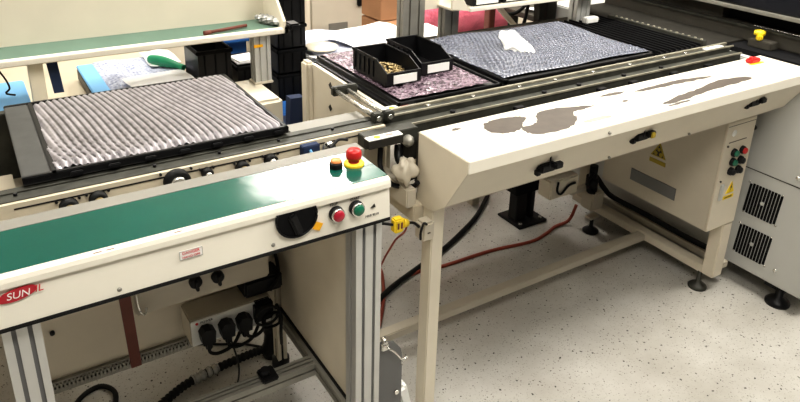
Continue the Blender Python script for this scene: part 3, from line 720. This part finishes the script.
for cy, cz in ((1.240,.392),(1.243,.210)):
    v = MB(); R = .068
    N = 11
    for i in range(N):
        yy = cy-R+.006+(2*R-.012)*i/(N-1); off = abs(yy-cy)/R
        hh = min(R*.95, R*1.42*math.sqrt(max(.05,1-off*off*.74)))
        s = .0045; k = .06
        v.prism([(yy-s+hh*k,cz-hh),(yy+s+hh*k,cz-hh),(yy+s-hh*k,cz+hh),(yy-s-hh*k,cz+hh)], 2.4595, 2.4625, 'x')
    g = part('vent_slots', v, 'blackmatte', Z)
    part('vent_hub', MB().cyl((2.461,cy,cz),(2.4580,cy,cz),.008,n=24), 'grey', g)
    for sy, sz in ((-1,1),(1,1),(-1,-1),(1,-1)):
        part('vent_screw', MB().lathe((2.462,cy+sy*R*.98,cz+sz*R*.95), [(.004,0),(.004,.002),(0,.003)],(-1,0,0),12), 'steel', g)
for y, z in ((1.137,.545),(1.135,.150)):
    part('casing_screw', MB().lathe((2.462,y,z), [(.008,0),(.008,.003),(.004,.006),(0,.006)],(-1,0,0),14), 'steel', Z)

# ------------------------------------------------------------------ floor items between
single('red_brown_cable', MB().tube([(1.02,1.80,.006),(1.15,1.895,.006),(1.26,1.965,.006),(1.39,1.99,.006),(1.51,1.972,.006),(1.74,1.965,.006),(1.95,1.933,.006),(2.06,1.95,.006),(2.14,1.975,.006),(2.22,1.97,.02),(2.235,1.95,.105)],.0075), 'wire_red', 'long red-brown cable snaking across the floor behind the cream table legs', 'cable')
single('red_brown_cable', MB().tube([(1.03,1.72,.006),(1.14,1.86,.006),(1.22,1.99,.006),(1.27,2.12,.006),(1.25,2.3,.006)],.007), 'wire_red', 'red-brown cable crossing the floor beside the aluminium console leg', 'cable')
single('red_wire', MB().tube([(.96,1.62,.12),(.93,1.55,.40),(.90,1.42,.60),(.885,1.34,.685),(.874,1.315,.725)],.003), 'wire_red', 'thin red-brown wire hanging from the yellow plug', 'wire')
single('black_hose', MB().tube([(1.05,1.83,.012),(1.2,1.93,.012),(1.38,2.0,.012),(1.55,2.06,.012),(1.72,2.14,.012),(1.88,2.23,.012),(2.05,2.36,.012)],.011), 'rubber', 'black hose running back over the floor behind the cream table leg', 'hose')
single('black_hose', MB().tube([(2.41,1.36,.13),(2.405,1.5,.13),(2.41,1.7,.13),(2.40,1.88,.135),(2.375,1.92,.17),(2.33,1.94,.235),(2.29,1.93,.25)],.012), 'rubber', 'black hose lying along the inner floor rail under the cabinet', 'hose')
YP = thing('yellow_plug', 'yellow inline plug hanging beside the cream table leg', 'plug', (.85,1.3,.72))
part('plug_body', MB().box(.822,.850,1.288,1.312,.722,.762,.004).cyl((.850,1.30,.742),(.866,1.30,.738),.014,.010), 'yellow', YP)
part('plug_print', MB().box(.829,.834,1.2865,1.288,.735,.752).box(.839,.844,1.2865,1.288,.735,.752), 'brownred', YP)
part('plug_cable', MB().tube([(.822,1.30,.745),(.80,1.31,.75),(.77,1.34,.745),(.76,1.40,.75)],.004), 'black', YP)
part('plug_cable', MB().tube([(.866,1.30,.738),(.888,1.302,.73),(.903,1.30,.715)],.004), 'black', YP)
HP = thing('metal_door_plate', 'upright grey metal plate with steel hinge beside the right console leg', 'plate', (.80,1.3,0))
part('plate_body', MB().prism([(.738,.02),(.863,.02),(.863,.315),(.857,.345),(.835,.375),(.80,.388),(.738,.388)],1.298,1.304,'y'), 'groove', HP)
part('hinge', MB().box(.79,.812,1.286,1.30,.366,.388,.003).cyl((.80,1.285,.39),(.80,1.30,.405),.007), 'steel', HP)
part('stay_wire', MB().tube([(.805,1.285,.378),(.83,1.282,.352),(.852,1.282,.320),(.868,1.28,.325)],.003,sub=2), 'steel', HP)
part('stay_wire', MB().tube([(.852,1.282,.320),(.853,1.283,.300)],.003), 'steel', HP)
part('plate_bolt', MB().cyl((.845,1.298,.20),(.845,1.291,.20),.007), 'steel', HP)
single('white_cover', MB().box(.868,.905,1.30,1.36,.05,.20,.01,rot=Matrix.Rotation(-.25,4,'Y')), 'label', 'small white cover leaning behind the grey metal plate', 'cover')
PD = thing('pedestal_leg', 'black pedestal leg with bolted base plate behind the cream table', 'pedestal', (2.05,2.12,0))
part('base_plate', MB().box(1.98,2.15,2.04,2.20,0,.012,.003), 'black', PD)
part('column', MB().box(2.0,2.06,2.09,2.15,.012,.25,.004), 'rubber', PD)
part('column', MB().box(2.08,2.11,2.09,2.15,.012,.16,.004), 'black', PD)
part('column_head', MB().box(1.97,2.12,2.07,2.20,.16,.597,.006), 'blackmatte', PD)
for x, y in ((2.12,2.06),(2.0,2.06)): part('base_bolt', MB().cyl((x,y,.012),(x,y,.024),.009,n=6,smooth=False), 'steel', PD)
single('long_duct', MB().box(1.9,2.6,2.62,2.66,.0,.05,.004), 'rubber', 'black cable duct running low along the back of the right conveyor', 'duct')
JB = thing('junction_box', 'small cream junction box with black wire on the rear end of the floor rail', 'box', (2.05,1.9,.2))
part('box_body', MB().box(1.985,2.15,1.88,1.96,.225,.315,.006), 'cream', JB)
part('box_cable', MB().tube([(2.02,1.875,.31),(2.015,1.872,.27),(2.04,1.872,.25),(2.08,1.872,.28),(2.12,1.872,.285)],.005), 'rubber', JB)
part('box_bracket', MB().box(2.14,2.31,1.90,1.93,.201,.225,.003), 'cab', JB)
V = thing('pneumatic_valve', 'dark valve block with cables above the rear of the floor rail', 'valve', (2.28,1.92,.2))
part('valve_body', MB().box(2.235,2.31,1.86,1.93,.112,.20,.006), 'cab', V)
part('valve_coil', MB().cyl((2.26,1.90,.20),(2.26,1.90,.27),.028).cyl((2.25,1.89,.27),(2.25,1.89,.33),.018), 'black', V)
part('valve_tube', MB().tube([(2.24,1.88,.30),(2.20,1.87,.27),(2.21,1.87,.22),(2.25,1.87,.20)],.007), 'rubber', V)

# ------------------------------------------------------------------ rear cover shelf above left conveyor
R_ = thing('rear_cover_shelf', 'cream shelf cover with dull green top and sloping end plate above the left conveyor', 'shelf', (.4,2.4,.8))
part('green_top', MB().box(-.6, .975, 2.345, 2.52, .993, 1.000), 'green_dull', R_)
part('front_trim', MB().box(-.6, .992, 2.315, 2.347, .985, 1.003, .002), 'white_beige', R_)
part('back_panel', MB().prism([(2.505,1.0),(2.56,1.55),(2.57,1.55),(2.53,1.0)], -.6, .975, 'x'), 'cream', R_)
part('end_plate', MB().prism([(2.315,1.0),(2.315,1.03),(2.46,1.18),(2.52,1.45),(2.56,1.45),(2.53,1.0)], .970, .980, 'x'), 'cream', R_)
part('plate_hole', MB().cyl((.969,2.46,1.09),(.9675,2.46,1.09),.007,n=16), 'groove', R_)
part('shelf_underside', MB().box(-.6,.975,2.347,2.53,.975,.993), 'cab', R_)
part('post', MB().prism(slotted(.868,.930,2.35,2.40,(.3,.72),(.5,)), .800, .985, 'z'), 'alu', R_)
part('post_foot', MB().box(.86,.935,2.345,2.405,.792,.801,.002), 'cab', R_)
part('orange_tape', MB().box(.866,.90,2.3475,2.352,.935,.945), 'amber', R_)
part('post', MB().box(.131,.174,2.37,2.41,.80,.975,.002), 'cream', R_)
single('red_marker_pen', MB().cyl((.715,2.365,1.009),(.86,2.400,1.009),.006,n=12).cyl((.690,2.359,1.009),(.715,2.365,1.009),.008,n=12), 'brownred', 'dark red marker pen lying on the dull green shelf', 'pen')
def roll(u, v):
    a = 2*PI*u; s = v
    r = (.017+.004*math.sin(9*a+20*s)+.003*math.sin(31*s))*(math.sin(PI*min(max(s,.02),.98)))**.35
    return (.925+.05*s+r*math.cos(a), 2.47-.115*s+r*.6*math.sin(a), 1.018+r*.8*math.sin(a))
single('crumpled_plastic', MB().grid(roll, 30, 40), 'clearbag', 'crumpled clear plastic bag on the right end of the dull green shelf', 'plastic bag')
single('black_clip', MB().box(.985,1.03,2.29,2.35,1.0,1.022,.006).box(.975,.99,2.315,2.335,.985,1.01), 'black', 'black clip on the corner of the dull green shelf', 'clip')
single('navy_strap', MB().prism([(.185,.972),(.217,.972),(.225,.86),(.195,.86)],2.385,2.395,'y'), 'navy', 'dark navy strap hanging below the dull green shelf', 'strap')
single('thin_wire', MB().tube([(.045,2.39,.972),(.065,2.385,.93),(.072,2.38,.90),(.06,2.38,.885),(.085,2.38,.875)],.003), 'rubber', 'thin black wire dangling under the left end of the shelf', 'wire')

# ------------------------------------------------------------------ rear benches and things on them
BN = thing('rear_bench', 'cream work bench behind the left conveyor carrying blue foam trays', 'bench', (0,2.9,0))
part('bench_top', MB().box(-.6,.66,2.46,3.4,.70,.74,.004), 'cream_dark', BN)
for x in (-.55,.6):
    for y in (2.5,3.35): part('leg', MB().box(x-.02,x+.02,y-.02,y+.02,0,.70), 'cream_dark', BN)
for k, (x0,x1,y0,y1,z,lab) in enumerate(((.02,.125,2.20,2.72,.775,'sky blue foam board beside the left tray'),)):
    f = thing('blue_foam_board', lab, 'foam board', ((x0+x1)/2,(y0+y1)/2,z))
    part('foam_sheet', MB().box(-.35,.128,2.31,2.69,.803,.826,.004), 'blue', f)
bt = thing('foam_tray', 'black tray edged in sky blue foam with pale bubble wrap on the rear bench', 'tray', (.55,2.65,.74))
part('tray_base', MB().box(.325,.675,2.47,2.86,.745,.792,.004), 'black', bt)
part('foam_edge', MB().box(.325,.385,2.47,2.86,.792,.803,.003), 'blue', bt)
def wrap(u, v):
    e = min(u*6,(1-u)*8,v*6,(1-v)*6,1)
    return (.385+u*.29, 2.475+v*.40, .800+.014*e+.006*math.sin(u*9)*math.sin(v*7)+.003*abs(math.sin(u*70))*abs(math.sin(v*50)))
single('pale_bubble_wrap', MB().grid(wrap, 140, 90), 'bluewhite', 'pale blue bubble wrap spread on the foam edged tray', 'bubble wrap')
def sheet(x0,x1,y0,y1,z,amp,seed,n=30,rot=0.):
    rnd = random.Random(seed); ph = [(rnd.uniform(3,9),rnd.uniform(3,9),rnd.uniform(0,6)) for _ in range(5)]
    cx=(x0+x1)/2; cy=(y0+y1)/2
    def fn(u,v):
        s = sum(math.sin(a*u+b*v+p) for a,b,p in ph)/5
        x=(u-.5)*(x1-x0); y=(v-.5)*(y1-y0)
        return (cx+x*math.cos(rot)-y*math.sin(rot), cy+x*math.sin(rot)+y*math.cos(rot), z+amp*(s+1)+.0)
    return MB().grid(fn,n,n)
single('white_paper', sheet(.44,.66,2.42,2.56,.818,.006,4,rot=.08), 'white', 'white paper sheet at the front of the pale bubble wrap', 'paper')
single('white_paper', sheet(.56,.675,2.64,2.84,.822,.008,6), 'white', 'white paper sheet lying behind the green pouch', 'paper')
single('green_pouch', MB().tube([(.575,2.71,.835),(.60,2.66,.838),(.635,2.60,.836),(.662,2.56,.83)], lambda t:.012+.009*math.sin(PI*min(1,t+.2)), 12), 'greenplastic', 'green plastic pouch beside the black storage bins', 'pouch')

SB = thing('bin_stand', 'low beige stand carrying the black storage bins behind the left conveyor', 'stand', (1.0,2.65,0))
part('stand_top', MB().box(.67,1.20,2.436,3.0,.57,.60,.003), 'cream_dark', SB)
for x in (.70,1.17):
    for y in (2.458,2.97): part('leg', MB().box(x-.02,x+.02,y-.02,y+.02,0,.57), 'cream_dark', SB)
def storage(x0,x1,y0,y1,z0,z1,label,grp='black storage bins behind the left conveyor', ribs=False):
    b = thing('storage_bin', label, 'bin', ((x0+x1)/2,(y0+y1)/2,z0), grp)
    t = .004; m = MB(); i = .006
    def wallp(xa,xb,ya,yb): m.box(xa,xb,ya,yb,z0+.002,z1-.002)
    m.box(x0+i,x1-i,y0+i,y1-i,z0,z0+.005)
    m.box(x0+i,x1-i,y0+i,y0+i+t,z0,z1-.004); m.box(x0+i,x1-i,y1-i-t,y1-i,z0,z1-.004)
    m.box(x0+i,x0+i+t,y0+i,y1-i,z0,z1-.004); m.box(x1-i-t,x1-i,y0+i,y1-i,z0,z1-.004)
    part('bin_body', m, 'black', b)
    r = MB(); r.box(x0,x1,y0,y0+i+t,z1-.014,z1,.002); r.box(x0,x1,y1-i-t,y1,z1-.014,z1,.002)
    r.box(x0,x0+i+t,y0,y1,z1-.014,z1,.002); r.box(x1-i-t,x1,y0,y1,z1-.014,z1,.002)
    if ribs:
        for k in range(5): r.box(x0+.01,x1-.01,y0+.03+k*.04,y0+.036+k*.04,z1-.02,z1+.004)
    part('bin_rim', r, 'blackmatte', b)
    rb = MB()
    for k in range(3): xx = x0+(x1-x0)*(k+.7)/3.4; rb.box(xx,xx+.005,y0+.002,y0+i,z0+.01,z1-.015)
    part('bin_rib', rb, 'blackmatte', b)
    return b
storage(.685,.815,2.44,2.62,.603,.768,'black storage bin at the lower left, under the bin touching the green shelf')
storage(.682,.820,2.45,2.64,.771,.915,'black storage bin right below the green shelf, upper one of two')
storage(.83,.975,2.45,2.64,.603,.835,'low wide black storage bin just left of the aluminium post')
zz = .603
for k, (h, lab) in enumerate(((.030+.09,'black storage bin at the bottom of the tall stack'),(.105,'black storage bin second from the bottom of the tall stack'),(.10,'black storage bin third from the bottom of the tall stack'),(.115,'ribbed black storage bin on top of the tall stack'))):
    storage(1.055+.003*k,1.195,2.60,2.82,zz,zz+h,lab,'tall stack of black storage bins', ribs=(k == 3)); zz += h+.003
single('blue_crate_lid', MB().box(1.0,1.19,2.44,2.58,.603,.618,.004), 'blue_deep', 'flat blue plastic lid in front of the tall bin stack', 'lid')
single('papers_stack', MB().box(.845,.96,2.48,2.60,.837,.841).box(.85,.94,2.49,2.59,.841,.845,rot=Matrix.Rotation(.1,4,'Z')), 'white', 'white papers lying on the low wide storage bin', 'paper')
single('blue_sheet', MB().box(.86,1.02,2.70,2.98,.86,.872,.002).box(.90,.98,2.75,2.9,.603,.86), 'blue_deep', 'blue sheet on a block between shelf and storage bins', 'sheet')
single('navy_cloth', MB().prism([(.898,.66),(.985,.66),(.985,.72),(.955,.74),(.958,.802),(.905,.805)],2.12,2.16,'y').box(.90,1.0,2.12,2.32,.61,.665,.01), 'navy', 'dark navy cloth hanging between the two conveyors', 'cloth')

WT = thing('white_covered_table', 'table covered with white paper behind the right conveyor', 'table', (1.5,2.7,0))
part('table_top', MB().box(1.205,2.0,2.30,2.88,.755,.785,.003), 'white', WT)
for x in (1.24,1.95):
    for y in (2.35,2.84): part('leg', MB().box(x-.02,x+.02,y-.02,y+.02,0,.755), 'cab', WT)
single('pale_bubble_wrap', sheet(1.22,1.50,2.56,2.92,.79,.012,12), 'bluewhite', 'pale blue bubble wrap at the left of the white covered table', 'bubble wrap')
single('white_paper', sheet(1.36,1.76,2.54,2.84,.80,.022,13,n=14,rot=.25), 'white', 'heap of white paper at the rear of the white covered table', 'paper')
single('white_paper', sheet(1.19,1.46,2.36,2.58,.79,.012,14), 'white', 'crumpled white paper at the near left corner of the white covered table', 'paper')
single('beige_disc', MB().lathe((1.27,2.62,.815), [(0,0),(.07,0),(.072,.004),(.07,.008),(0,.008)]), 'cream', 'round beige disc lying on pale bubble wrap', 'disc')
single('black_cutter', MB().box(1.46,1.62,2.47,2.49,.80,.81,.003,rot=Matrix.Rotation(.12,4,'Z')), 'black', 'thin black bar lying at the front of the heaped white paper', 'tool')
single('black_tape_dispenser', MB().prism([(1.62,.787),(1.74,.787),(1.735,.83),(1.70,.835),(1.68,.86),(1.65,.865),(1.62,.85)],2.50,2.55,'y').cyl((1.66,2.49,.85),(1.66,2.56,.85),.022), 'black', 'black tape dispenser on the white covered table behind the parts bins', 'dispenser')

# shelf over right conveyor
HS = thing('overhead_shelf', 'cream shelf on aluminium posts above the right conveyor', 'shelf', (1.9,2.1,.95))
part('shelf_board', MB().box(1.50,2.45,2.00,2.35,1.079,1.087,.002), 'cream', HS)
part('shelf_edge', MB().box(1.57,2.45,1.985,2.002,1.073,1.088,.002), 'white_beige', HS)
part('end_gusset', MB().prism([(1.49,1.20),(1.49,1.09),(1.57,1.076)],1.99,2.0,'y'), 'cream', HS)
part('cross_tie', MB().box(1.445,1.51,2.10,2.12,1.07,1.12), 'cream', HS)
part('post', MB().prism(slotted(1.350,1.445,2.10,2.145,(.3,.72),(.5,)), .950, 1.6, 'z'), 'alu_dark', HS)
part('post', MB().prism(slotted(1.525,1.590,2.08,2.125,(.5,),(.5,)), .950, 1.079, 'z'), 'alu_dark', HS)
part('post', MB().prism(slotted(2.175,2.250,2.03,2.08,(.3,.72),(.5,)), .950, 1.079, 'z'), 'alu', HS)
for i in range(3):
    x = 1.66+i*.145
    b = thing('labelled_bin', ['small black bin with white label, left one on the overhead shelf','small black bin with white label, middle one on the overhead shelf','small black bin with white label, right one on the overhead shelf'][i], 'bin', (x,2.05,1.088), 'bins on the overhead shelf')
    m = MB(); m.box(x-.066,x+.066,2.01,2.18,1.088,1.092); 
    for s in (-1,1): m.prism([(2.01,1.088),(2.18,1.088),(2.18,1.18),(2.06,1.18),(2.0,1.14)],x+s*.065-.0015,x+s*.065+.0015,'x')
    m.box(x-.066,x+.066,2.002,2.008,1.089,1.135); m.box(x-.066,x+.066,2.177,2.18,1.088,1.18)
    part('bin_body', m, 'black', b); part('bin_label', MB().box(x-.052,x+.052,1.9995,2.002,1.094,1.130), 'label', b)

# things further back
def roll2(u, v):
    a = 2*PI*u
    r = .18*(1+.04*math.sin(3*a)+.03*math.sin(14*v+2*a)+.025*math.sin(37*v))
    return (2.13+.78*v, 3.35+r*math.cos(a)*.9, .72+r*math.sin(a))
g = MB().grid(roll2, 40, 60); k = len(g.v)
single('pink_bubble_wrap_roll', g, 'pink', 'big roll of pink antistatic bubble wrap lying behind the right conveyor', 'bubble wrap')
RT = thing('roll_stand', 'low grey stand under the roll of pink bubble wrap', 'stand', (2.5,3.35,0))
part('stand_top', MB().box(1.75,2.95,3.12,3.65,.48,.52,.003), 'grey_mid', RT)
for x in (1.8,2.9):
    for y in (3.16,3.6): part('leg', MB().box(x-.02,x+.02,y-.02,y+.02,0,.48), 'grey_mid', RT)
for k, (z0, z1, lab) in enumerate(((.522,.735,'brown cardboard carton, lower one of two beside the pink roll'),(.745,.96,'brown cardboard carton with open flaps, upper one of two'))):
    c = thing('cardboard_carton', lab, 'carton', (1.99,3.25,z0), 'cardboard cartons')
    part('carton_body', MB().box(1.88,2.10,3.15,3.36,z0,z1,.003), 'card', c)
    part('flap_gap', MB().box(1.90,2.08,3.147,3.152,z1-.022,z1-.006), 'blackmatte', c)
    part('carton_flap', MB().box(1.885,2.095,3.10,3.15,z1-.004,z1,.001,rot=Matrix.Rotation(.3,4,'X')), 'card', c)
CB = thing('steel_locker', 'pale cream steel locker with black handle at the back of the room', 'locker', (2.2,4.3,0))
part('locker_body', MB().box(1.45,2.75,4.05,4.5,0,1.9,.005), 'cab', CB)
for i in range(3):
    x0 = 1.46+i*.43; d = part('locker_door', MB().box(x0,x0+.42,4.035,4.05,.05,1.88,.004), 'panel_beige' if i < 1 else 'cab', CB)
    part('door_handle', MB().box(x0+.33,x0+.37,4.01,4.036,.62,.78,.006), 'black', d)
    part('door_card', MB().box(x0+.12,x0+.26,4.030,4.036,.46,.52), 'rim', d)
CB2 = thing('steel_locker', 'wide beige steel locker standing behind the rear bench', 'locker', (.2,4.3,0))
part('locker_body', MB().box(-1.6,1.40,4.15,4.6,0,1.9,.005), 'panel_beige', CB2)
for i in range(4):
    x0 = -1.58+i*.745; d = part('locker_door', MB().box(x0,x0+.735,4.135,4.15,.05,1.88,.004), 'panel_beige', CB2)
    part('door_handle', MB().box(x0+.66,x0+.69,4.11,4.136,.85,.95,.006), 'alu', d)
MC = thing('beige_machine_cabinet', 'beige machine cabinet behind the right conveyor', 'cabinet', (3.4,3.9,0))
part('cabinet_body', MB().box(2.95,3.85,3.75,4.02,0,1.35,.01), 'cream', MC)
part('cabinet_door', MB().box(3.0,3.8,3.74,3.75,.1,1.3,.004), 'panel_beige', MC)
cl = [(2.21+.105*math.cos(a),2.48,.985+.09*math.sin(a)) for a in [2*PI*i/16 for i in range(17)]]
single('black_cable_ring', MB().tube(cl,.009).tube([(2.315,2.48,.985),(2.32,2.49,.90),(2.30,2.49,.81)],.009), 'rubber', 'loop of black cable hanging behind the overhead shelf', 'cable')
single('brown_post', MB().box(2.01,2.045,2.40,2.44,.80,1.3,.003), 'brownred', 'dark brown upright post behind the bubble wrap mound', 'post')
single('cream_brace', MB().prism([(2.05,.96),(2.07,.97),(2.25,.80),(2.22,.80)],2.40,2.42,'y'), 'cream', 'slanting cream brace in front of the black cable ring', 'brace')
single('dark_post', MB().prism([(2.30,1.3),(2.33,1.3),(2.38,.80),(2.345,.80)],2.42,2.46,'y'), 'grey_dark', 'thin dark post right of the black cable ring', 'post')
single('dark_post', MB().box(2.385,2.45,2.42,2.46,.80,1.3,.003), 'grey_dark', 'thick dark post next to the aluminium post', 'post')
RB = thing('rear_rack', 'dark rack beam behind the right conveyor carrying the posts', 'rack', (2.3,2.45,0))
part('rack_beam', MB().box(2.005,2.455,2.36,2.52,.72,.80,.004), 'grey_dark', RB)
for x in (2.03,2.43): part('leg', MB().box(x-.02,x+.02,2.42,2.46,0,.72), 'grey_dark', RB)
single('white_paper', sheet(2.62,3.05,2.55,2.85,.80,.01,21), 'white', 'white sheets behind the slotted black tray', 'paper')
WS = thing('side_shelf', 'grey side shelf holding white sheets and a clear plastic bag', 'shelf', (2.9,2.7,0))
part('shelf_top', MB().box(2.58,3.3,2.53,3.0,.765,.795,.003), 'grey_mid', WS)
for x in (2.62,3.25): part('leg', MB().box(x-.02,x+.02,2.9,2.94,0,.765), 'grey_dark', WS)
single('clear_plastic_bag', lump((3.06,2.65,.885),.13,.10,.085,8,.22,30,20), 'clearbag', 'bulging clear grey plastic bag on the side shelf near the machine', 'plastic bag')

# ------------------------------------------------------------------ ceiling lights
def ceil_light(x, y, w, d, label, m='lamp'):
    t = thing('ceiling_light', label, 'ceiling light', (x,y,2.79), 'ceiling light panels')
    part('light_frame', MB().box(x-w/2-.02,x+w/2+.02,y-d/2-.02,y+d/2+.02,2.775,2.80), 'ceilm', t)
    part('light_diffuser', MB().box(x-w/2,x+w/2,y-d/2,y+d/2,2.770,2.776), m, t)
ceil_light(2.15,4.62,.50,.42,'square light panel on the ceiling near the back wall', 'lamp_far')
ceil_light(.3,.1,1.2,.6,'light panel on the ceiling above the near left floor')
ceil_light(2.3,.75,1.2,.6,'light panel on the ceiling above the near right floor')
ceil_light(.3,2.6,1.2,.6,'light panel on the ceiling above the left conveyor')
ceil_light(2.6,2.4,1.2,.6,'light panel on the ceiling above the right conveyor')
ceil_light(4.8,2.4,1.2,.6,'light panel on the ceiling above the grey machine')

# lamps
def area(loc, size, sizey, power, col=(1,.95,.86)):
    l = bpy.data.lights.new('ceiling_lamp', 'AREA'); l.shape = 'RECTANGLE'; l.size = size; l.size_y = sizey; l.energy = power; l.color = col
    o = bpy.data.objects.new('ceiling_lamp', l); COL.objects.link(o); o.location = loc
    return o
for x, y, p in ((.3,.1,20),(2.3,.75,44),(.3,2.6,24),(2.6,2.4,20),(2.15,4.62,22),(4.4,2.6,18)):
    area((x,y,2.74), 1.1, .5, p)

w = bpy.data.worlds.new('room_ambient'); bpy.context.scene.world = w; w.use_nodes = True
w.node_tree.nodes['Background'].inputs[0].default_value = (.9,.88,.82,1)
w.node_tree.nodes['Background'].inputs[1].default_value = .12

# ------------------------------------------------------------------ camera
cd = bpy.data.cameras.new('camera'); cam = bpy.data.objects.new('camera', cd); COL.objects.link(cam)
Rm = ((0.84670219,-0.53143788,0.02586856),(-0.17089733,-0.31767775,-0.93267087),(0.5038745,0.7852736,-0.35979976))
# rows: camera right, down, forward in the world
m = Matrix(((Rm[0][0], -Rm[1][0], -Rm[2][0], 0), (Rm[0][1], -Rm[1][1], -Rm[2][1], 0), (Rm[0][2], -Rm[1][2], -Rm[2][2], 1.65), (0,0,0,1)))
cam.matrix_world = m
cd.sensor_fit = 'HORIZONTAL'; cd.sensor_width = 36; cd.lens = 36*694.26/800
cd.shift_x = 0; cd.shift_y = -(201-110.19)/800
cd.clip_start = .02; cd.clip_end = 50
bpy.context.scene.camera = cam
vs = bpy.context.scene.view_settings
vs.view_transform = 'Standard'; vs.look = 'Medium High Contrast'; vs.exposure = 0.; vs.gamma = 1
